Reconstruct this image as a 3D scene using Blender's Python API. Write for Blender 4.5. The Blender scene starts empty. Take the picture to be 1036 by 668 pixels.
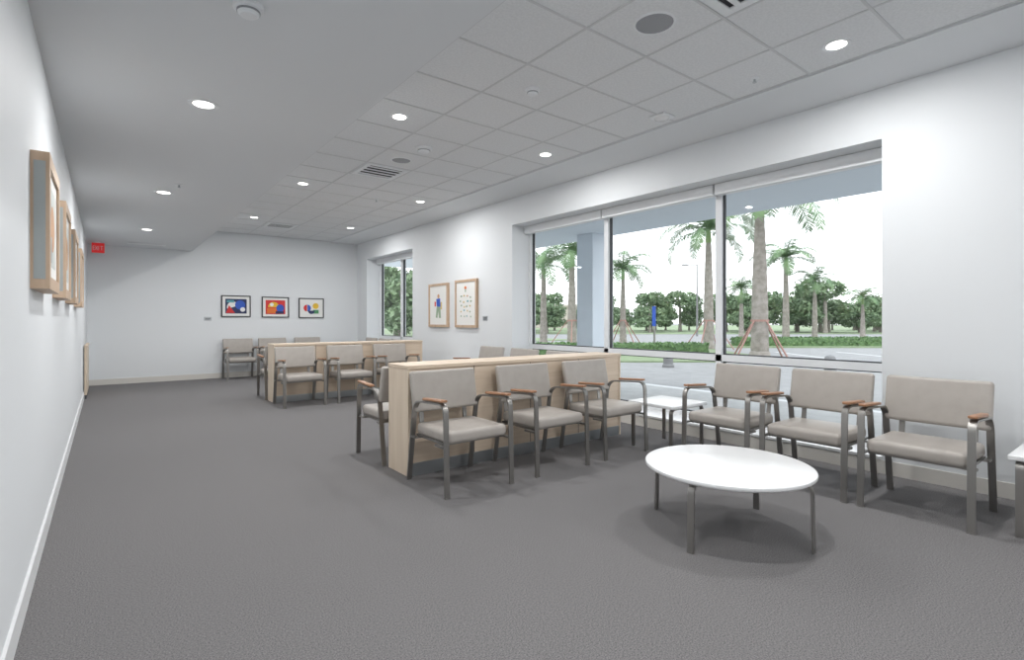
import bpy, bmesh, math, random
from mathutils import Vector, Matrix
random.seed(7)
sc = bpy.context.scene
try:
    sc.view_settings.view_transform = 'Standard'
    sc.view_settings.look = 'None'
except Exception:
    pass

# ---------------------------------------------------------------- materials
def new_mat(name):
    m = bpy.data.materials.new(name); m.use_nodes = True
    nt = m.node_tree
    return m, nt, nt.nodes['Principled BSDF']

def mat(name, col, rough=0.5, metal=0.0, noise=None, bump=0.0, bscale=100, spec=None, emit=None, estr=0):
    m, nt, b = new_mat(name)
    b.inputs['Base Color'].default_value = (*col, 1)
    b.inputs['Roughness'].default_value = rough
    b.inputs['Metallic'].default_value = metal
    if spec is not None: b.inputs['Specular IOR Level'].default_value = spec
    if emit:
        b.inputs['Emission Color'].default_value = (*emit, 1); b.inputs['Emission Strength'].default_value = estr
    tc = nt.nodes.new('ShaderNodeTexCoord')
    if noise:
        col2, scale = noise
        n = nt.nodes.new('ShaderNodeTexNoise'); n.inputs['Scale'].default_value = scale; n.inputs['Detail'].default_value = 4
        r = nt.nodes.new('ShaderNodeValToRGB')
        r.color_ramp.elements[0].position = .35; r.color_ramp.elements[1].position = .65
        r.color_ramp.elements[0].color = (*col, 1); r.color_ramp.elements[1].color = (*col2, 1)
        nt.links.new(tc.outputs['Object'], n.inputs['Vector'])
        nt.links.new(n.outputs['Fac'], r.inputs['Fac']); nt.links.new(r.outputs['Color'], b.inputs['Base Color'])
    if bump:
        n2 = nt.nodes.new('ShaderNodeTexNoise'); n2.inputs['Scale'].default_value = bscale; n2.inputs['Detail'].default_value = 3
        bp = nt.nodes.new('ShaderNodeBump'); bp.inputs['Strength'].default_value = bump; bp.inputs['Distance'].default_value = .005
        nt.links.new(tc.outputs['Object'], n2.inputs['Vector'])
        nt.links.new(n2.outputs['Fac'], bp.inputs['Height']); nt.links.new(bp.outputs['Normal'], b.inputs['Normal'])
    return m

def wood(name, c1, c2, rough=.45, scale=(3, 3, 40), axis=None):
    m, nt, b = new_mat(name)
    tc = nt.nodes.new('ShaderNodeTexCoord'); mp = nt.nodes.new('ShaderNodeMapping'); mp.inputs['Scale'].default_value = scale
    n = nt.nodes.new('ShaderNodeTexNoise'); n.inputs['Scale'].default_value = 1.5; n.inputs['Detail'].default_value = 6; n.inputs['Distortion'].default_value = .6
    r = nt.nodes.new('ShaderNodeValToRGB'); r.color_ramp.elements[0].position = .3; r.color_ramp.elements[1].position = .7
    r.color_ramp.elements[0].color = (*c1, 1); r.color_ramp.elements[1].color = (*c2, 1)
    nt.links.new(tc.outputs['Object'], mp.inputs['Vector']); nt.links.new(mp.outputs['Vector'], n.inputs['Vector'])
    nt.links.new(n.outputs['Fac'], r.inputs['Fac']); nt.links.new(r.outputs['Color'], b.inputs['Base Color'])
    b.inputs['Roughness'].default_value = rough
    return m

M = {}
M['wall'] = mat('wall_paint', (.745, .77, .79), .6, bump=.03, bscale=300)
M['ceil'] = mat('gypsum_ceiling', (.73, .75, .77), .8, bump=.02, bscale=200)
M['tile'] = mat('acoustic_tile', (.72, .735, .75), .9, noise=((.78, .795, .81), 60), bump=.3, bscale=250)
M['tbar'] = mat('tbar_grid', (.61, .62, .635), .5)
M['base'] = mat('baseboard_vinyl', (.66, .64, .60), .5)
M['basew'] = mat('baseboard_white', (.73, .74, .75), .5)
M['white'] = mat('white_laminate', (.82, .83, .84), .25)
M['whitemat'] = mat('white_painted_metal', (.80, .82, .84), .4)
M['gasket'] = mat('dark_gasket', (.05, .055, .06), .6)
M['metal'] = mat('brushed_nickel', (.32, .31, .295), .36, .9)
M['steel'] = mat('stainless_kick', (.50, .53, .55), .3, .9)
M['vinyl'] = mat('taupe_vinyl', (.375, .345, .315), .42, noise=((.405, .375, .345), 12), bump=.08, bscale=350)
M['maple'] = wood('maple_veneer', (.62, .50, .38), (.70, .58, .46), scale=(1.2, 8, 25))
M['maplev'] = wood('maple_veneer_vertical', (.64, .53, .41), (.72, .61, .49), scale=(14, 14, 1.0))
M['arm'] = wood('cherry_arm', (.28, .135, .07), (.40, .21, .115), .35, scale=(20, 3, 20))
M['frame'] = wood('oak_frame', (.48, .34, .23), (.58, .43, .31), .5, scale=(10, 10, 3))
M['black'] = mat('black_paint', (.015, .015, .02), .5)
M['dark'] = mat('dark_cavity', (.03, .03, .035), .9)
M['mesh'] = mat('speaker_grille', (.27, .28, .30), .6, noise=((.37, .38, .40), 300))
M['mat'] = mat('mat_board', (.80, .80, .78), .7)
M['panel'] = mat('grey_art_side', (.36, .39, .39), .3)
M['pale'] = mat('pale_wash_paint', (.50, .54, .52), .5, noise=((.62, .65, .62), 4))
M['red'] = mat('red_paint', (.62, .03, .03), .5)
M['blue'] = mat('blue_paint', (.03, .10, .50), .5)
M['yellow'] = mat('yellow_paint', (.80, .50, .04), .5)
M['mustard'] = mat('mustard_paint', (.62, .47, .20), .5)
M['sage'] = mat('sage_paint', (.30, .40, .28), .5)
M['orange'] = mat('orange_paint', (.75, .18, .03), .5)
M['green'] = mat('green_paint', (.08, .28, .12), .5)
M['navy'] = mat('navy_paint', (.02, .03, .10), .5)
M['teal'] = mat('teal_paint', (.10, .35, .40), .5)
M['skin'] = mat('ochre_paint', (.55, .30, .15), .5)
M['lens'] = mat('lamp_lens', (1, 1, 1), .5, emit=(1, .97, .92), estr=6)
M['exit'] = mat('exit_red', (.65, .02, .02), .4, emit=(1, .03, .03), estr=.2)
M['trunk'] = mat('palm_trunk_bark', (.22, .20, .17), .9, noise=((.32, .29, .26), 6), bump=.5, bscale=20)
M['frond'] = mat('palm_frond_green', (.08, .16, .07), .55, noise=((.17, .27, .12), 2))
M['shaft'] = mat('palm_crownshaft', (.18, .27, .10), .5)
M['leaf'] = mat('leaf_green', (.10, .16, .085), .7, noise=((.21, .29, .16), 1.5))
M['brace'] = mat('brace_wood', (.33, .19, .16), .8)
M['hedge'] = mat('hedge_green', (.08, .15, .06), .8, noise=((.15, .25, .10), 8))
M['grass'] = mat('lawn_grass', (.18, .24, .13), .95, noise=((.24, .29, .18), 3))
M['conc'] = mat('sidewalk_concrete', (.36, .36, .355), .85, noise=((.42, .42, .41), 4))
M['asph'] = mat('parking_asphalt', (.23, .23, .23), .9, noise=((.27, .27, .27), 3))
M['line'] = mat('road_marking_white', (.6, .6, .6), .8)
M['bollard'] = mat('bollard_grey', (.20, .20, .20), .8)
M['stucco'] = mat('exterior_stucco', (.70, .76, .82), .8, bump=.1, bscale=60)
M['build'] = mat('distant_building', (.50, .45, .40), .9)

def carpet():
    m, nt, b = new_mat('carpet_loop_grey')
    tc = nt.nodes.new('ShaderNodeTexCoord')
    n = nt.nodes.new('ShaderNodeTexNoise'); n.inputs['Scale'].default_value = 150; n.inputs['Detail'].default_value = 6; n.inputs['Roughness'].default_value = .85
    r = nt.nodes.new('ShaderNodeValToRGB')
    r.color_ramp.elements[0].position = .38; r.color_ramp.elements[1].position = .62
    r.color_ramp.elements[0].color = (.078, .076, .078, 1); r.color_ramp.elements[1].color = (.275, .268, .270, 1)
    nt.links.new(tc.outputs['Object'], n.inputs['Vector'])
    nt.links.new(n.outputs['Fac'], r.inputs['Fac']); nt.links.new(r.outputs['Color'], b.inputs['Base Color'])
    b.inputs['Roughness'].default_value = .95
    b.inputs['Specular IOR Level'].default_value = .15
    return m
M['carpet'] = carpet()

def glass():
    m, nt, b = new_mat('window_glass')
    nt.nodes.remove(b)
    out = nt.nodes['Material Output']
    tr = nt.nodes.new('ShaderNodeBsdfTransparent'); tr.inputs['Color'].default_value = (.97, .98, .98, 1)
    gl = nt.nodes.new('ShaderNodeBsdfGlossy'); gl.inputs['Roughness'].default_value = .02
    fr = nt.nodes.new('ShaderNodeLayerWeight'); fr.inputs['Blend'].default_value = .5
    pw = nt.nodes.new('ShaderNodeMath'); pw.operation = 'POWER'; pw.inputs[1].default_value = 5
    ma = nt.nodes.new('ShaderNodeMath'); ma.operation = 'MULTIPLY_ADD'; ma.inputs[1].default_value = .8; ma.inputs[2].default_value = .03
    mx = nt.nodes.new('ShaderNodeMixShader')
    nt.links.new(fr.outputs['Facing'], pw.inputs[0]); nt.links.new(pw.outputs[0], ma.inputs[0])
    nt.links.new(ma.outputs[0], mx.inputs['Fac']); nt.links.new(tr.outputs['BSDF'], mx.inputs[1]); nt.links.new(gl.outputs['BSDF'], mx.inputs[2])
    nt.links.new(mx.outputs['Shader'], out.inputs['Surface'])
    return m
M['glass'] = glass()

# ---------------------------------------------------------------- helpers
def link(o): sc.collection.objects.link(o); return o
def empty(name, loc=(0, 0, 0), rz=0):
    e = bpy.data.objects.new(name, None); e.location = loc; e.rotation_euler = (0, 0, rz); e.empty_display_size = .2
    return link(e)
def mobj(name, me, parent=None, loc=(0, 0, 0), rot=(0, 0, 0)):
    o = bpy.data.objects.new(name, me); o.location = loc; o.rotation_euler = rot
    if parent: o.parent = parent
    return link(o)
def finish(bm, name, material, smooth=False):
    bmesh.ops.recalc_face_normals(bm, faces=bm.faces)
    me = bpy.data.meshes.new(name); bm.to_mesh(me); bm.free()
    mats = material if isinstance(material, (list, tuple)) else [material]
    for mm in mats: me.materials.append(mm)
    if smooth:
        for p in me.polygons: p.use_smooth = True
        try: me.set_sharp_from_angle(angle=math.radians(40))
        except Exception: pass
    return me
def add_box(bm, x0, x1, y0, y1, z0, z1, mi=0, bevel=0, seg=2):
    r = bmesh.ops.create_cube(bm, size=1)
    vs = r['verts']
    for v in vs:
        v.co = Vector(((x0+x1)/2 + v.co.x*(x1-x0), (y0+y1)/2 + v.co.y*(y1-y0), (z0+z1)/2 + v.co.z*(z1-z0)))
    fs = set(f for v in vs for f in v.link_faces)
    for f in fs: f.material_index = mi
    if bevel:
        es = list(set(e for v in vs for e in v.link_edges))
        bmesh.ops.bevel(bm, geom=es, offset=bevel, segments=seg, affect='EDGES', profile=.5)
def boxes(name, lst, material, bevel=0, seg=2, smooth=False):
    bm = bmesh.new()
    for b in lst: add_box(bm, *b[:6], mi=b[6] if len(b) > 6 else 0, bevel=bevel, seg=seg)
    return finish(bm, name, material, smooth)
def add_cyl(bm, x, y, z0, z1, r, seg=32, mi=0, r2=None):
    r2 = r if r2 is None else r2
    res = bmesh.ops.create_cone(bm, cap_ends=True, segments=seg, radius1=r, radius2=r2, depth=z1-z0)
    for v in res['verts']: v.co += Vector((x, y, (z0+z1)/2))
    for f in set(f for v in res['verts'] for f in v.link_faces): f.material_index = mi
def lathe(bm, prof, seg=32, cx=0, cy=0, mi=0):
    rings = []
    for r, z in prof:
        if r <= 1e-5: rings.append([bm.verts.new((cx, cy, z))]); continue
        rings.append([bm.verts.new((cx + r*math.cos(2*math.pi*i/seg), cy + r*math.sin(2*math.pi*i/seg), z)) for i in range(seg)])
    for a, b in zip(rings, rings[1:]):
        for i in range(seg):
            j = (i+1) % seg
            if len(a) == 1 and len(b) == 1: continue
            if len(a) == 1: f = bm.faces.new((a[0], b[i], b[j]))
            elif len(b) == 1: f = bm.faces.new((a[i], a[j], b[0]))
            else: f = bm.faces.new((a[i], a[j], b[j], b[i]))
            f.material_index = mi
def fillet(pts, rad, n=6):
    out = [Vector(pts[0])]
    for i in range(1, len(pts)-1):
        p0, p, p1 = Vector(pts[i-1]), Vector(pts[i]), Vector(pts[i+1])
        d0 = (p0-p).normalized(); d1 = (p1-p).normalized()
        r = rad[i-1] if isinstance(rad, (list, tuple)) else rad
        a, b = p + d0*r, p + d1*r
        for k in range(n+1):
            t = k/n
            out.append(a*(1-t)**2 + p*2*t*(1-t) + b*t*t)
    out.append(Vector(pts[-1]))
    return out
def add_strip(bm, path, wdir, w, th, mi=0):
    wdir = Vector(wdir).normalized(); rings = []
    for i, p in enumerate(path):
        t = (path[min(i+1, len(path)-1)] - path[max(i-1, 0)]).normalized()
        n = t.cross(wdir).normalized()
        rings.append([bm.verts.new(p + wdir*sx*w/2 + n*sn*th/2) for sx, sn in ((-1, -1), (1, -1), (1, 1), (-1, 1))])
    for a, b in zip(rings, rings[1:]):
        for k in range(4):
            f = bm.faces.new((a[k], a[(k+1) % 4], b[(k+1) % 4], b[k])); f.material_index = mi
    bm.faces.new(rings[0]).material_index = mi; bm.faces.new(rings[-1]).material_index = mi
def single(name, lst, material, rz=0, **k): return mobj(name, boxes(name, lst, material, **k), rot=(0, 0, rz))

# ---------------------------------------------------------------- room shell
XL, XR, YB, YF = -.28, 5.0, 12.8, -3.2
ZC, ZS, XS = 3.16, 2.70, 1.43
XO = 5.45
single('floor', [(XL-.15, XO, YF-.15, YB+.15, -.15, 0)], M['carpet'])
single('wall_left', [(XL-.15, XL, YF-.15, YB+.15, 0, 3.4)], M['wall'])
single('wall_back', [(XL, XO, YB, YB+.15, 0, 3.4)], M['wall'])
single('wall_front', [(XL, XO, YF-.15, YF, 0, 3.4)], M['wall'])
W1 = (1.526, 6.44); W2 = (9.79, 12.19); SZ, TZ = .12, 2.73
single('wall_right', [
    (XR, XO, YF, W1[0], 0, 3.4), (XR, XO, W1[1], W2[0], 0, 3.4), (XR, XO, W2[1], YB, 0, 3.4),
    (XR, XO, W1[0], W1[1], 0, SZ), (XR, XO, W2[0], W2[1], 0, SZ),
    (XR, XO, W1[0], W1[1], TZ, 3.4), (XR, XO, W2[0], W2[1], TZ, 3.4)], M['wall'])
single('ceiling_soffit', [(XL, XS, YF, YB, ZS, 3.4)], M['ceil'])
gx1 = 4.335
single('ceiling', [(XS, gx1, YF, YB, ZC+.004, ZC+.1, 0), (gx1, XR, YF, YB, ZC-.012, ZC+.1, 1)], [M['tile'], M['ceil']])
gl = []
for i in range(-1, 5):
    x = 1.88 + .61*i
    if XS < x < gx1+.01: gl.append((x-.009, x+.009, YF, YB, ZC, ZC+.004))
y = 2.41 - .61*9
while y < YB:
    if y > YF: gl.append((XS, gx1, y-.009, y+.009, ZC-.0005, ZC+.004))
    y += .61
single('trim_ceiling_grid', gl, M['tbar'])
bh = .11
single('baseboard_left', [(XL, XL+.012, YF, YB, 0, bh)], M['basew'])
single('baseboard_back', [(XL+.012, XR-.012, YB-.012, YB, 0, bh)], M['base'])
single('baseboard_right', [(XR-.012, XR, YF, YB-.012, 0, bh)], M['base'])
cab = empty('wall_cabinet', (XL, 11.3, 0))
mobj('body', boxes('cab_body', [(0.013, .045, -.6, .6, .06, .82)], M['maplev']), cab)
mobj('top', boxes('cab_top', [(0.013, .055, -.62, .62, .82, .85)], M['maple']), cab)
mobj('kick', boxes('cab_kick', [(0.013, .04, -.6, .6, 0, .06)], M['gasket']), cab)

# ---------------------------------------------------------------- windows
def window(name, y0, y1, n):
    e = empty(name, (5.33, y0, 0))
    L = y1 - y0; fw = .055; d = .10
    fr = [(0, d, 0, fw, SZ, TZ-.001), (0, d, L-fw, L, SZ, TZ-.001), (0, d, fw, L-fw, SZ, SZ+.07), (0, d, fw, L-fw, TZ-.08, TZ-.001),
          (0, d, fw, L-fw, .80, .87)]
    gk = []
    step = L/n
    for i in range(1, n):
        fr.append((0, d, i*step-.035, i*step+.035, SZ+.07, TZ-.08))
    for i in range(n):
        a = i*step + (fw if i == 0 else .035); b = (i+1)*step - (fw if i == n-1 else .035)
        for z0, z1 in ((SZ+.07, .80), (.87, TZ-.08)):
            gk += [(.035, .075, a, a+.014, z0, z1), (.035, .075, b-.014, b, z0, z1), (.035, .075, a, b, z0, z0+.012), (.035, .075, a, b, z1-.012, z1)]
    mobj('frame', boxes(name+'_frame', fr, M['whitemat']), e)
    mobj('gasket', boxes(name+'_gasket', gk, M['gasket']), e)
    bm = bmesh.new()
    bm.faces.new([bm.verts.new(p) for p in ((.055, fw, SZ+.07), (.055, L-fw, SZ+.07), (.055, L-fw, TZ-.08), (.055, fw, TZ-.08))])
    mobj('glass_pane', finish(bm, name+'_glass', M['glass']), e)
    mobj('sill', boxes(name+'_sill', [(-.35, 0, .001, L-.001, SZ, SZ+.02)], M['white']), e)
    sh = []
    for i in range(n): sh.append((-.10, -.005, i*step+.01, (i+1)*step-.01, TZ-.12, TZ-.002))
    mobj('roller_shade_cassette', boxes(name+'_shade', sh, M['whitemat'], bevel=.006), e)
window('window_1', W1[0], W1[1], 3)
window('window_2', W2[0], W2[1], 2)

# ---------------------------------------------------------------- chairs
def build_chair_meshes():
    parts = {}
    hw = .285
    for s, nm in ((-1, 'side_frame_1'), (1, 'side_frame_2')):
        bm = bmesh.new()
        pts = [(s*hw, -.305, 0), (s*hw, -.285, .655), (s*hw, .17, .63), (s*hw, .275, 0)]
        path = fillet(pts, [.07, .10], 8)
        add_strip(bm, path, (1, 0, 0), .040, .013)
        add_box(bm, s*hw-.020, s*hw+.020, -.315, -.295, 0, .006)
        parts[nm] = (finish(bm, 'chair_'+nm, M['metal'], True), (0, 0, 0), (0, 0, 0))
    bm = bmesh.new()
    add_box(bm, -hw+.02, hw-.02, -.20, -.165, .345, .36)
    add_box(bm, -hw+.02, hw-.02, .13, .165, .345, .36)
    for s in (-1, 1):
        add_box(bm, s*(hw-.04)-.015, s*(hw-.04)+.015, -.24, .2, .352, .37)
        pth = fillet([(s*.2, .10, .355), (s*.2, .215, .38), (s*.2, .262, .72)], .05, 6)
        add_strip(bm, pth, (1, 0, 0), .035, .01)
        add_box(bm, s*hw-.02, s*hw+.006, -.285, -.165, .345, .36)
        add_box(bm, s*hw-.02, s*hw+.006, .13, .225, .345, .36)
    add_box(bm, -hw, hw, .195, .208, .565, .60)
    parts['support_rails'] = (finish(bm, 'chair_rails', M['metal'], False), (0, 0, 0), (0, 0, 0))
    bm = bmesh.new(); add_box(bm, -.262, .262, -.285, .20, .365, .455, bevel=.032, seg=5)
    for v in bm.verts:
        if v.co.z > .43:
            v.co.z += .014*(1-(v.co.x/.262)**2)*(1-((v.co.y+.04)/.25)**2)
    parts['seat'] = (finish(bm, 'chair_seat', M['vinyl'], True), (0, 0, 0), (0, 0, 0))
    bm = bmesh.new(); add_box(bm, -.295, .295, -.03, .03, 0, .32, bevel=.024, seg=5)
    for px in (0, -.14, .14):
        bmesh.ops.bisect_plane(bm, geom=bm.verts[:]+bm.edges[:]+bm.faces[:], plane_co=(px, 0, 0), plane_no=(1, 0, 0))
    for v in bm.verts: v.co.y += .02*(1-(v.co.x/.295)**2)
    parts['backrest'] = (finish(bm, 'chair_back', M['vinyl'], True), (0, .185, .535), (math.radians(-11), 0, 0))
    for s, nm in ((-1, 'armrest_1'), (1, 'armrest_2')):
        bm = bmesh.new()
        add_box(bm, s*hw-.024, s*hw+.024, -.275, .02, 0, .020, bevel=.008, seg=3)
        parts[nm] = (finish(bm, 'chair_'+nm, M['arm'], True), (0, 0, .652), (math.radians(-3.1), 0, 0))
    return parts
CH = build_chair_meshes()
def chair(x, y, rdeg=0):
    e = empty('waiting_room_armchair', (x, y, 0), math.radians(rdeg))
    for nm, (me, loc, rot) in CH.items(): mobj(nm, me, e, loc, rot)
    return e
for cx in (2.17, 3.00, 3.80): chair(cx, 3.475, 0)
for cx in (2.17, 3.00): chair(cx, 4.49, 180)
for cy in (1.06, 1.73, 2.42): chair(4.305, cy, -90)
for cy in (4.95, 5.72, 6.50): chair(4.42, cy, -90)
for cx in (2.28, 3.05, 3.82): chair(cx, 8.10, 0)
for cx in (2.28, 3.05): chair(cx, 9.12, 180)
for cy in (9.95, 10.67, 11.39): chair(4.55, cy, -90)
for cx in (2.28, 2.98, 3.75): chair(cx, 12.46, 0)

# ---------------------------------------------------------------- partitions
def partition(x0, x1, y0, y1):
    e = empty('seating_partition', (x0, y0, 0))
    L, D, Hh = x1-x0, y1-y0, .885
    mobj('body', boxes('part_body', [(0.01, L-.01, .01, D-.01, .10, Hh-.03)], M['maple']), e)
    mobj('end_panel', boxes('part_end', [(0, .02, 0, D, .0, Hh-.03), (L-.02, L, 0, D, 0, Hh-.03)], M['maplev'], bevel=.002), e)
    mobj('cap', boxes('part_cap', [(-.004, L+.004, -.004, D+.004, Hh-.03, Hh)], M['maple'], bevel=.003), e)
    mobj('kick_plate', boxes('part_kick', [(.02, L-.02, .005, D-.005, 0, .10)], M['steel']), e)
    rv = []
    n = 4
    for i in range(1, n):
        rv.append((i*L/n-.002, i*L/n+.002, .008, D-.008, .10, Hh-.03))
    mobj('panel_reveal', boxes('part_rev', rv, M['gasket']), e)
partition(1.90, 4.45, 3.80, 4.16)
partition(2.0, 4.5, 8.43, 8.79)

# ---------------------------------------------------------------- tables
def round_table(x, y, rz):
    e = empty('round_coffee_table', (x, y, 0), rz)
    R, H = .475, .395
    bm = bmesh.new()
    lathe(bm, [(0, H-.028), (R-.012, H-.028), (R-.003, H-.022), (R, H-.014), (R-.003, H-.004), (R-.010, H), (0, H)], 96)
    mobj('top', finish(bm, 'rt_top', M['white'], True), e)
    for i in range(4):
        a = math.pi/4 + i*math.pi/2
        bm = bmesh.new()
        p = fillet([(R-.008, 0, 0), (R-.015, 0, H-.034), (R-.24, 0, H-.034)], .05, 8)
        add_strip(bm, p, (0, 1, 0), .036, .012)
        mobj('leg_%d' % (i+1), finish(bm, 'rt_leg', M['metal'], True), e, rot=(0, 0, a))
    bm = bmesh.new(); add_cyl(bm, 0, 0, H-.042, H-.028, .25, 32)
    mobj('mount_ring', finish(bm, 'rt_ring', M['metal'], False), e)
round_table(2.94, 1.69, math.radians(-37.8))
def side_table(x, y, w=.58, d=.58, H=.47):
    e = empty('side_table', (x, y, 0))
    mobj('top', boxes('st_top', [(-w/2, w/2, -d/2, d/2, H-.03, H)], M['white'], bevel=.006, seg=3, smooth=True), e)
    for i, s in enumerate((-1, 1)):
        bm = bmesh.new()
        yy = s*(d/2-.05)
        p = fillet([(-w/2+.02, yy, 0), (-w/2+.02, yy, H-.036), (w/2-.02, yy, H-.036), (w/2-.02, yy, 0)], .05, 8)
        add_strip(bm, p, (0, 1, 0), .038, .012)
        mobj('leg_frame_%d' % (i+1), finish(bm, 'st_leg', M['metal'], True), e)
side_table(4.40, 3.16, .54, .54, .45)
side_table(4.42, .35)
side_table(4.62, 8.0, .5, .5, .45)

# ---------------------------------------------------------------- wall art
def framed(name, w, h, loc, rz, shapes, depth=.03, fw=.03, fmat='frame', bg='mat'):
    e = empty(name, loc, rz)
    fm = M[fmat]
    mobj('frame', boxes('af', [(-w/2, w/2, -depth, 0, h/2-fw, h/2), (-w/2, w/2, -depth, 0, -h/2, -h/2+fw),
        (-w/2, -w/2+fw, -depth, 0, -h/2+fw, h/2-fw), (w/2-fw, w/2, -depth, 0, -h/2+fw, h/2-fw)], fm), e)
    mobj('mat_board', boxes('am', [(-w/2+fw, w/2-fw, -depth+.012, -.001, -h/2+fw, h/2-fw)], M[bg]), e)
    yy = -depth + .012
    for i, s in enumerate(shapes):
        bm = bmesh.new()
        kind, col, a = s[0], s[1], s[2]
        off = .0008*(i+1)
        if kind == 'r': pts = [(a[0], a[2]), (a[1], a[2]), (a[1], a[3]), (a[0], a[3])]
        elif kind == 'c':
            pts = [(a[0]+a[2]*math.cos(t*math.pi/14), a[1]+a[2]*math.sin(t*math.pi/14)) for t in range(28)]
        elif kind == 'h':
            pts = [(a[0]+a[2]*math.cos(a[3]+t*math.pi/14), a[1]+a[2]*math.sin(a[3]+t*math.pi/14)) for t in range(15)]
        else: pts = a
        off = min(off, .010)
        front = [bm.verts.new((p[0], yy-off, p[1])) for p in pts]
        back = [bm.verts.new((p[0], yy, p[1])) for p in pts]
        bm.faces.new(front); n = len(pts)
        for q in range(n): bm.faces.new((front[q], front[(q+1) % n], back[(q+1) % n], back[q]))
        mobj('painted_shape', finish(bm, 'ps', M[col]), e)
    return e
bz = 1.555
framed('framed_artwork', .58, .47, (2.26, YB, bz), 0, [('r', 'navy', (-.21, .21, -.16, .16)), ('h', 'mat', (-.06, -.02, .12, .3)), ('c', 'blue', (.08, .03, .10)), ('p', 'red', [(-.2, -.15), (-.02, -.15), (-.14, .02)]), ('c', 'mat', (.13, -.07, .05)), ('r', 'teal', (-.18, -.04, .08, .13))], fmat='black', fw=.02)
framed('framed_artwork', .58, .47, (3.07, YB, bz-.01), 0, [('r', 'red', (-.21, .21, -.16, .16)), ('h', 'yellow', (-.04, 0, .12, 0)), ('c', 'blue', (.10, -.02, .085)), ('r', 'orange', (-.18, .02, -.14, -.02)), ('c', 'mat', (-.08, .06, .04)), ('r', 'navy', (.0, .18, -.15, -.09))], fmat='black', fw=.02)
framed('framed_artwork', .58, .47, (3.87, YB, bz-.02), 0, [('r', 'mat', (-.21, .21, -.16, .16)), ('h', 'red', (-.10, .0, .08, math.pi/2)), ('h', 'blue', (-.09, .0, .08, -math.pi/2)), ('c', 'yellow', (.10, .05, .07)), ('r', 'green', (.04, .17, -.13, -.04)), ('h', 'navy', (.0, -.06, .08, math.pi))], fmat='black', fw=.02)
R90 = math.radians(-90)
framed('framed_artwork', .72, .82, (XR, 8.68, 1.53), R90, [('c', 'skin', (.01, .17, .04)), ('p', 'blue', [(-.07, .12), (.07, .13), (.09, -.03), (-.05, -.02)]), ('p', 'sage', [(-.05, -.02), (.08, -.03), (.10, -.24), (.03, -.24), (.01, -.1), (-.03, -.24), (-.09, -.23)]), ('r', 'mustard', (.09, .14, -.08, .06)), ('r', 'red', (-.13, -.09, -.02, .07))], depth=.045, fw=.045)
dots = []
rr = random.Random(9)
for r_ in range(5):
    for c_ in range(4):
        cx_, cz_ = -.15+c_*.10+rr.uniform(-.02, .02), -.22+r_*.085+rr.uniform(-.015, .015)
        col_ = rr.choice(['mustard', 'sage', 'skin', 'sage', 'teal'])
        if rr.random() < .5: dots.append(('p', col_, [(cx_-.025, cz_), (cx_, cz_-.012), (cx_+.028, cz_+.006), (cx_, cz_+.022)]))
        else: dots.append(('c', col_, (cx_, cz_, .015)))
dots += [('r', 'sage', (-.012, .0, .2, .27)), ('c', 'orange', (-.006, .275, .028))]
framed('framed_artwork', .70, .84, (XR, 7.72, 1.54), R90, dots, depth=.045, fw=.045)
for yy_ in (3.66, 4.95, 6.35, 7.9):
    fr_ = framed('framed_artwork', .68, .65, (XL, yy_, 1.725), math.radians(90), [('r', 'pale', (-.2, .2, -.2, .2)), ('c', 'skin', (0, 0, .12)), ('r', 'panel', (-.16, -.05, -.18, -.05))], depth=.07, fw=.06)
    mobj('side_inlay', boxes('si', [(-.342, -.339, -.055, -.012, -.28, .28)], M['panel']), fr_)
def plaque(x, y, z, rz):
    e = empty('wall_label', (x, y, z), rz)
    mobj('plate', boxes('pl', [(-.07, .07, -.006, 0, -.04, .04)], M['steel'], bevel=.002), e)
    mobj('text_strip', boxes('pt', [(-.05, .05, -.007, -.006, .0, .012), (-.05, .03, -.007, -.006, -.02, -.012)], M['gasket']), e)
plaque(1.72, YB, 1.28, 0)
plaque(XR, 7.17, 1.28, R90)

# exit sign hung from soffit
e = empty('exit_sign', (-.11, 12.3, ZS)); e.scale = (.85, 1, .95)
mobj('housing', boxes('eh', [(-.11, .11, -.02, .02, -.22, -.03)], M['exit'], bevel=.004), e)
mobj('mount', boxes('em', [(-.05, .05, -.02, .02, -.03, 0)], M['whitemat']), e)
L_ = []
def bar(x0, x1, z0, z1): L_.append((x0, x1, -.0225, -.0205, z0-.02, z1-.02))
for (ox) in (-.09,):
    bar(ox, ox+.008, -.15, -.07); bar(ox, ox+.03, -.15, -.142); bar(ox, ox+.03, -.115, -.107); bar(ox, ox+.03, -.078, -.07)
bar(.005, .013, -.15, -.07); bar(.04, .08, -.078, -.07); bar(.056, .064, -.15, -.07)
bar(-.045, -.037, -.15, -.12); bar(-.045, -.037, -.10, -.07); bar(-.02, -.012, -.15, -.12); bar(-.02, -.012, -.10, -.07); bar(-.037, -.02, -.12, -.10)
mobj('lettering', boxes('el', L_, M['white']), e)

# ---------------------------------------------------------------- ceiling fixtures
def downlight(x, y, z, power):
    e = empty('recessed_downlight', (x, y, z))
    bm = bmesh.new()
    lathe(bm, [(.060, -.002), (.075, -.006), (.088, -.005), (.090, 0), (.060, 0)], 40)
    mobj('trim_ring', finish(bm, 'dl_ring', M['whitemat'], True), e)
    bm = bmesh.new(); add_cyl(bm, 0, 0, -.0035, -.001, .062, 32)
    mobj('lens', finish(bm, 'dl_lens', M['lens']), e)
    l = bpy.data.lights.new('downlight_lamp', 'AREA'); l.shape = 'DISK'; l.size = .12; l.energy = power; l.color = (1, .99, .98)
    lo = bpy.data.objects.new('lamp', l); lo.location = (0, 0, -.012); lo.parent = e; link(lo)
P = 26
for yy_ in (-1.555, 1.495, 4.545, 7.595, 10.645):
    for xx_ in (2.185, 4.015): downlight(xx_, yy_, ZC+.004, P)
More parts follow.
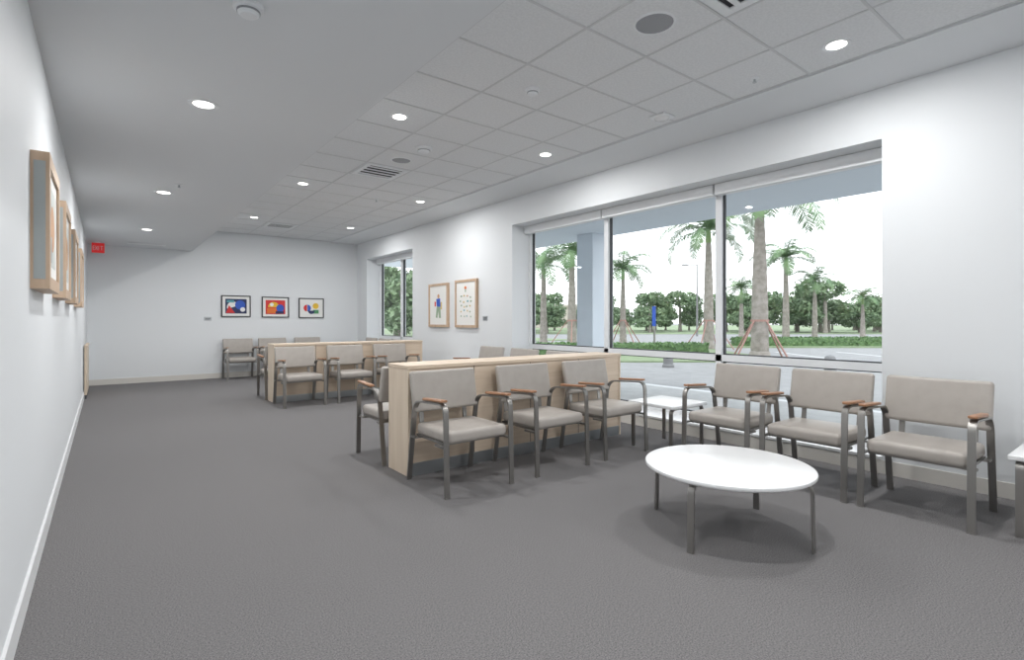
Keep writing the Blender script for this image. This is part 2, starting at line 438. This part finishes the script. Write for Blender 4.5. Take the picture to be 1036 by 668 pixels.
for yy_ in (-2.1, .98, 4.05, 7.12, 10.2): downlight(.52, yy_, ZS, P*.8)
def diffuser(x, y, w=.56, d=.56, z=ZC+.004):
    e = empty('air_diffuser', (x, y, z))
    t = .06
    mobj('frame', boxes('df', [(-w/2, w/2, -d/2, -d/2+t, -.012, 0), (-w/2, w/2, d/2-t, d/2, -.012, 0), (-w/2, -w/2+t, -d/2+t, d/2-t, -.012, 0), (w/2-t, w/2, -d/2+t, d/2-t, -.012, 0)], M['whitemat'], bevel=.003), e)
    mobj('cavity', boxes('dc', [(-w/2+t, w/2-t, -d/2+t, d/2-t, -.003, -.001)], M['dark']), e)
    lv = []
    n = max(2, int((d-2*t)/.09))
    for i in range(n):
        c = -d/2+t + (i+.5)*(d-2*t)/n
        lv.append((-w/2+t, w/2-t, c-.018, c+.018, -.012, -.006))
    mobj('louvers', boxes('dlv', lv, M['whitemat']), e)
diffuser(2.795, 6.375); diffuser(2.795, 11.255); diffuser(2.795, 1.495)
diffuser(.62, 12.15, .60, .20, ZS)
def speaker(x, y, r=.13):
    e = empty('ceiling_speaker', (x, y, ZC+.004))
    bm = bmesh.new(); lathe(bm, [(r-.012, -.003), (r-.008, -.009), (r, -.006), (r+.004, 0), (r-.012, 0)], 48)
    mobj('rim', finish(bm, 'sr', M['whitemat'], True), e)
    bm = bmesh.new(); lathe(bm, [(0, -.007), (r*.6, -.006), (r-.01, -.003), (r-.01, -.001), (0, -.001)], 48)
    mobj('grille', finish(bm, 'sg', M['mesh'], True), e)
speaker(2.795, 2.105); speaker(2.795, 5.765, .12)
def detector(x, y, z, r=.06):
    e = empty('smoke_detector', (x, y, z))
    bm = bmesh.new(); lathe(bm, [(0, -.05), (r*.55, -.05), (r*.7, -.04), (r*.75, -.025), (r, -.02), (r, 0), (0, 0)], 32)
    mobj('body', finish(bm, 'sd', M['whitemat'], True), e)
    bm = bmesh.new(); lathe(bm, [(r*.72, -.036), (r*.77, -.034), (r*.77, -.028), (r*.72, -.028)], 32)
    mobj('vent_ring', finish(bm, 'sdv', M['mesh'], True), e)
detector(.52, 2.65, ZS, .065); detector(2.795, 3.325, ZC+.004); detector(2.795, 5.2, ZC+.004, .09)
def sprinkler(x, y, z, nm='fire_sprinkler'):
    e = empty(nm, (x, y, z))
    bm = bmesh.new(); lathe(bm, [(0, -.008), (.03, -.008), (.038, -.003), (.038, 0), (0, 0)], 24)
    mobj('escutcheon', finish(bm, 'sp', M['whitemat'], True), e)
    bm = bmesh.new(); add_cyl(bm, 0, 0, -.03, -.008, .008, 12); add_cyl(bm, 0, 0, -.034, -.03, .016, 16)
    mobj('head', finish(bm, 'sph', M['steel']), e)
sprinkler(4.06, 2.10, ZC+.004); sprinkler(.62, 6.6, ZS, 'soffit_sprinkler'); sprinkler(3.4, 7.9, ZC+.004)
e = empty('occupancy_sensor', (4.12, 3.02, ZC+.004))
mobj('base', boxes('ob', [(-.085, .085, -.085, .085, -.02, 0)], M['whitemat'], bevel=.008, seg=3), e)
bm = bmesh.new(); lathe(bm, [(0, -.045), (.04, -.042), (.065, -.03), (.07, -.02), (0, -.02)], 32)
mobj('dome', finish(bm, 'od', M['white'], True), e)

# ---------------------------------------------------------------- exterior
ZG = -.10
th = math.radians(37.8)
def rt(r, t): return (r*math.cos(th)+t*math.sin(th), -r*math.sin(th)+t*math.cos(th))
single('sidewalk', [(XO, 8.9, -30, 70, -.3, ZG)], M['conc'])
single('street_curb', [(8.9, 9.1, -30, 70, -.3, ZG)], M['line'])
single('parking_lot', [(9.1, 170, -120, 200, -.4, ZG-.05)], M['asph'])
za = ZG-.05
single('planting_island', [(-1.5, 9.4, 17.3, 24.6, za, ZG)], M['grass'], rz=-th)
single('planting_island', [(11, 40, 26.3, 29.5, za, ZG)], M['grass'], rz=-th)
single('planting_island', [(-8, 9, 29, 31.5, za, ZG)], M['grass'], rz=-th)
single('side_lawn', [(9.1, 26, 26.2, 46, za, ZG-.004)], M['grass'])
single('far_lawn', [(-20, 110, 52, 140, za, ZG-.008)], M['grass'], rz=-th)
single('parking_stripe', [(q, q+.12, 18.5, 23, za, za+.004) for q in (11.5, 14.2, 16.9, 19.6)], M['line'], rz=-th)
single('exterior_canopy', [(XO, 8.3, -6, 16, 3.0, 3.5)], M['stucco'])
e = empty('canopy_column', (7.9, 7.5, ZG))
mobj('shaft', boxes('cc', [(-.22, .22, -.22, .22, 0, 3.1)], M['stucco'], bevel=.01), e)
mobj('plinth', boxes('cp', [(-.27, .27, -.27, .27, 0, .25)], M['stucco'], bevel=.01), e)

def frond(bm, az, el, L, droop, rng):
    d = Vector((math.cos(az), math.sin(az), 0)); up = Vector((0, 0, 1)); side = d.cross(up)
    N = 22; p = Vector((0, 0, 0)); ang = el; pts = []
    for i in range(N+1):
        pts.append((p.copy(), ang)); p += (d*math.cos(ang)+up*math.sin(ang))*(L/N); ang -= droop/N*(.6+i/N)
    prev = None
    for i, (q, a) in enumerate(pts):
        w = .03*(1-i/N)+.006
        ring = [bm.verts.new(q+side*w), bm.verts.new(q-side*w)]
        if prev: bm.faces.new((prev[0], prev[1], ring[1], ring[0]))
        prev = ring
    for i in range(2, N+1):
        q, a = pts[i]
        t = d*math.cos(a)+up*math.sin(a); nrm = -d*math.sin(a)+up*math.cos(a)
        ll = L*.26*math.sin(math.pi*(.12+.83*i/N))**.7
        for s in (-1, 1):
            for j in range(3):
                q2 = q - t*(L/N)*.33*j
                dr = rng.uniform(.2, .9)
                tip = q2 + side*s*ll*.8 + t*ll*.45 - up*ll*dr*.6 + nrm*rng.uniform(-.05, .15)*ll
                w = t*(L/N)*.17
                mid = (q2+tip)/2 + nrm*.05*ll
                a1, a2 = bm.verts.new(q2-w*.6), bm.verts.new(q2+w*.6)
                m1, m2 = bm.verts.new(mid-w), bm.verts.new(mid+w); tp = bm.verts.new(tip)
                bm.faces.new((a1, a2, m2, m1)); bm.faces.new((m1, m2, tp))
def palm(x, y, H, rb, L, seed, brace=False):
    rng = random.Random(seed)
    e = empty('royal_palm_tree', (x, y, ZG), rng.uniform(0, 6.28))
    bm = bmesh.new()
    prof = [(0, 0), (rb*1.35, 0), (rb*1.25, .25)]
    n = 24
    for i in range(n+1):
        f = i/n
        r = rb*(1.1 - .55*f + .08*math.sin(f*math.pi)) 
        prof.append((r*(1.03 if i % 2 else .98), .3+(H-.3)*f))
    prof.append((0, H))
    lathe(bm, prof, 18); mobj('trunk', finish(bm, 'pt', M['trunk'], True), e)
    bm = bmesh.new(); lathe(bm, [(rb*.55, H-.02), (rb*.62, H+.1), (rb*.45, H+.5), (rb*.2, H+.8), (0, H+.85)], 16)
    mobj('crownshaft', finish(bm, 'pc', M['shaft'], True), e)
    bm = bmesh.new()
    nf = 15
    for i in range(nf):
        el = math.radians(75 - 75*(i/nf) + rng.uniform(-8, 8))
        frond(bm, i*2.39996, el, L*rng.uniform(.85, 1.1), math.radians(rng.uniform(90, 125)), rng)
    mobj('fronds', finish(bm, 'pf', M['frond']), e, loc=(0, 0, H+.5))
    if brace:
        bm = bmesh.new()
        for i in range(4):
            a = i*math.pi/2+.5
            add_strip(bm, [Vector((math.cos(a)*1.15, math.sin(a)*1.15, 0)), Vector((math.cos(a)*rb*.95, math.sin(a)*rb*.95, 1.35))], (-math.sin(a), math.cos(a), 0), .045, .04)
        add_cyl(bm, 0, 0, 1.30, 1.37, rb*1.12, 16)
        mobj('brace_struts', finish(bm, 'pb', M['brace']), e)
palm(17.55, 8.9, 4.9, .26, 2.7, 1, True)
palm(22.4, 13.8, 5.0, .22, 2.6, 2, True)
palm(30.8, 14.1, 4.4, .18, 2.1, 3)
palm(31.9, 13.0, 3.1, .14, 1.5, 4)
palm(23.4, 19.8, 3.7, .17, 2.0, 5, True)
palm(16.9, 17.3, 3.8, .20, 2.2, 6, True)
palm(18.5, 21.1, 3.8, .18, 2.2, 7)
palm(38.4, 20.9, 3.3, .16, 1.8, 8)
palm(47.5, 15.8, 2.6, .16, 1.8, 9)

def foliage(bm, c, rad, n, rng, ls=.35, box=False):
    for _ in range(n):
        if box:
            p = Vector((rng.uniform(-1, 1)*rad[0], rng.uniform(-1, 1)*rad[1], rng.uniform(-1, 1)*rad[2]))
        else:
            v = Vector((rng.gauss(0, 1), rng.gauss(0, 1), rng.gauss(0, 1))).normalized()*rng.uniform(.65, 1.05)
            p = Vector((v.x*rad[0], v.y*rad[1], v.z*rad[2]))
        p += Vector(c)
        a = Vector((rng.gauss(0, 1), rng.gauss(0, 1), rng.gauss(0, 1))).normalized()
        b = a.cross(Vector((rng.gauss(0, 1), rng.gauss(0, 1), rng.gauss(0, 1)))).normalized()
        s = ls*rng.uniform(.6, 1.2)
        bm.faces.new([bm.verts.new(p+a*s), bm.verts.new(p+b*s*.5), bm.verts.new(p-a*s), bm.verts.new(p-b*s*.5)])
def tree_meshes(seed):
    rng = random.Random(seed)
    bt = bmesh.new(); lathe(bt, [(0, 0), (.22, 0), (.16, .5), (.13, 2.2), (.05, 3.4), (0, 3.4)], 10)
    bf = bmesh.new()
    for i in range(9):
        foliage(bf, (rng.uniform(-1.4, 1.4), rng.uniform(-1.4, 1.4), rng.uniform(1.3, 3.6)), (rng.uniform(.7, 1.3),)*2+(rng.uniform(.6, .9),), 280, rng, .20)
    return finish(bt, 'tt', M['trunk'], True), finish(bf, 'tf', M['leaf'])
TM = [tree_meshes(s) for s in (11, 12, 13)]
def tree(x, y, s, i):
    e = empty('leafy_tree', (x, y, ZG), i*1.7); e.scale = (s, s, s*.95)
    mobj('trunk', TM[i % 3][0], e); mobj('canopy', TM[i % 3][1], e)
rng = random.Random(5)
i = 0
for a in range(0, 46):
    x_, y_ = rt(-3 + a*1.3 + rng.uniform(-.8, .8), 60 + rng.uniform(-6, 12))
    tree(x_, y_, rng.uniform(.7, 1.4), i); i += 1
for (x, y, s) in ((13.2, 27.5, 1.1), (12.0, 31, 1.2), (14.8, 34, 1.3), (17.5, 33, 1.2), (14, 38, 1.4), (19, 40, 1.4), (10.8, 40, 1.2), (24, 40, 1.2), (29, 42, 1.1), (34, 46, 1.2)):
    tree(x, y, s, i); i += 1
def hedge(r0, r1, t, seed, n=5000):
    bm = bmesh.new(); rg = random.Random(seed)
    add_box(bm, r0+.05, r1-.05, t-.35, t+.35, ZG+.002, .32)
    foliage(bm, ((r0+r1)/2, t, .16), ((r1-r0)/2, .4, .20), n, rg, .09, box=True)
    mobj('hedge', finish(bm, 'hedge', M['hedge']), rot=(0, 0, -th))
hedge(.3, 7.6, 20.5, 3, 4500)
hedge(11.6, 26, 27.5, 4, 6500)
def bollard(x, y):
    e = empty('concrete_bollard', (x, y, za))
    bm = bmesh.new(); lathe(bm, [(0, 0), (.17, 0), (.17, .06), (.14, .1), (.14, .38), (.11, .45), (.07, .48), (0, .50)], 24)
    mobj('post', finish(bm, 'bo', M['bollard']), e)
for p in ((14.9, 5.7), (13.2, 9.45)): bollard(*p)
e = empty('street_sign', (*rt(8.3, 30.5), ZG))
mobj('post', boxes('sp1', [(-.04, .04, -.04, .04, 0, 2.2)], M['metal']), e)
mobj('panel', boxes('sp2', [(-.07, -.045, -.12, .12, 1.0, 2.15)], M['blue']), e)
e = empty('street_light_pole', (*rt(15.9, 45), za), -th)
bm = bmesh.new(); add_cyl(bm, 0, 0, 0, 6.2, .09, 12, r2=.05); add_box(bm, -.9, .0, -.04, .04, 6.1, 6.18); add_box(bm, -1.3, -.8, -.12, .12, 6.08, 6.2)
mobj('pole', finish(bm, 'lp', M['bollard']), e)
single('office_building', [(-6, 14, 92, 98, ZG, 3.6), (-6.3, 14.3, 91.6, 98.4, 3.6, 4.0)], M['build'], rz=-th)

# ---------------------------------------------------------------- light
w = bpy.data.worlds.new('World'); sc.world = w; w.use_nodes = True
nt = w.node_tree; bg = nt.nodes['Background']
tc = nt.nodes.new('ShaderNodeTexCoord'); sp = nt.nodes.new('ShaderNodeSeparateXYZ')
r = nt.nodes.new('ShaderNodeValToRGB')
r.color_ramp.elements[0].position = .0; r.color_ramp.elements[0].color = (.97, .985, 1, 1)
r.color_ramp.elements[1].position = .6; r.color_ramp.elements[1].color = (.86, .93, 1, 1)
nt.links.new(tc.outputs['Generated'], sp.inputs['Vector']); nt.links.new(sp.outputs['Z'], r.inputs['Fac'])
nt.links.new(r.outputs['Color'], bg.inputs['Color']); bg.inputs['Strength'].default_value = 2.4
for nm, (y0, y1) in (('window_portal', W1), ('window_portal', W2)):
    l = bpy.data.lights.new(nm, 'AREA'); l.shape = 'RECTANGLE'; l.size = TZ-SZ; l.size_y = y1-y0
    l.cycles.is_portal = True
    o = bpy.data.objects.new(nm, l); o.location = (5.47, (y0+y1)/2, (SZ+TZ)/2); o.rotation_euler = (0, math.radians(90), 0); link(o)
s = bpy.data.lights.new('sun', 'SUN'); s.energy = 1.3; s.angle = math.radians(20)
o = bpy.data.objects.new('sun', s); o.rotation_euler = (math.radians(25), math.radians(-20), 0); link(o)

# ---------------------------------------------------------------- camera
cd = bpy.data.cameras.new('camera'); cam = bpy.data.objects.new('camera', cd); link(cam)
cd.sensor_width = 36; cd.sensor_fit = 'HORIZONTAL'; cd.lens = 530/1036*36; cd.shift_y = -10/1036
cd.clip_start = .05; cd.clip_end = 500
cam.location = (0, 0, 1.25); cam.rotation_euler = (math.radians(90), 0, -th)
sc.camera = cam
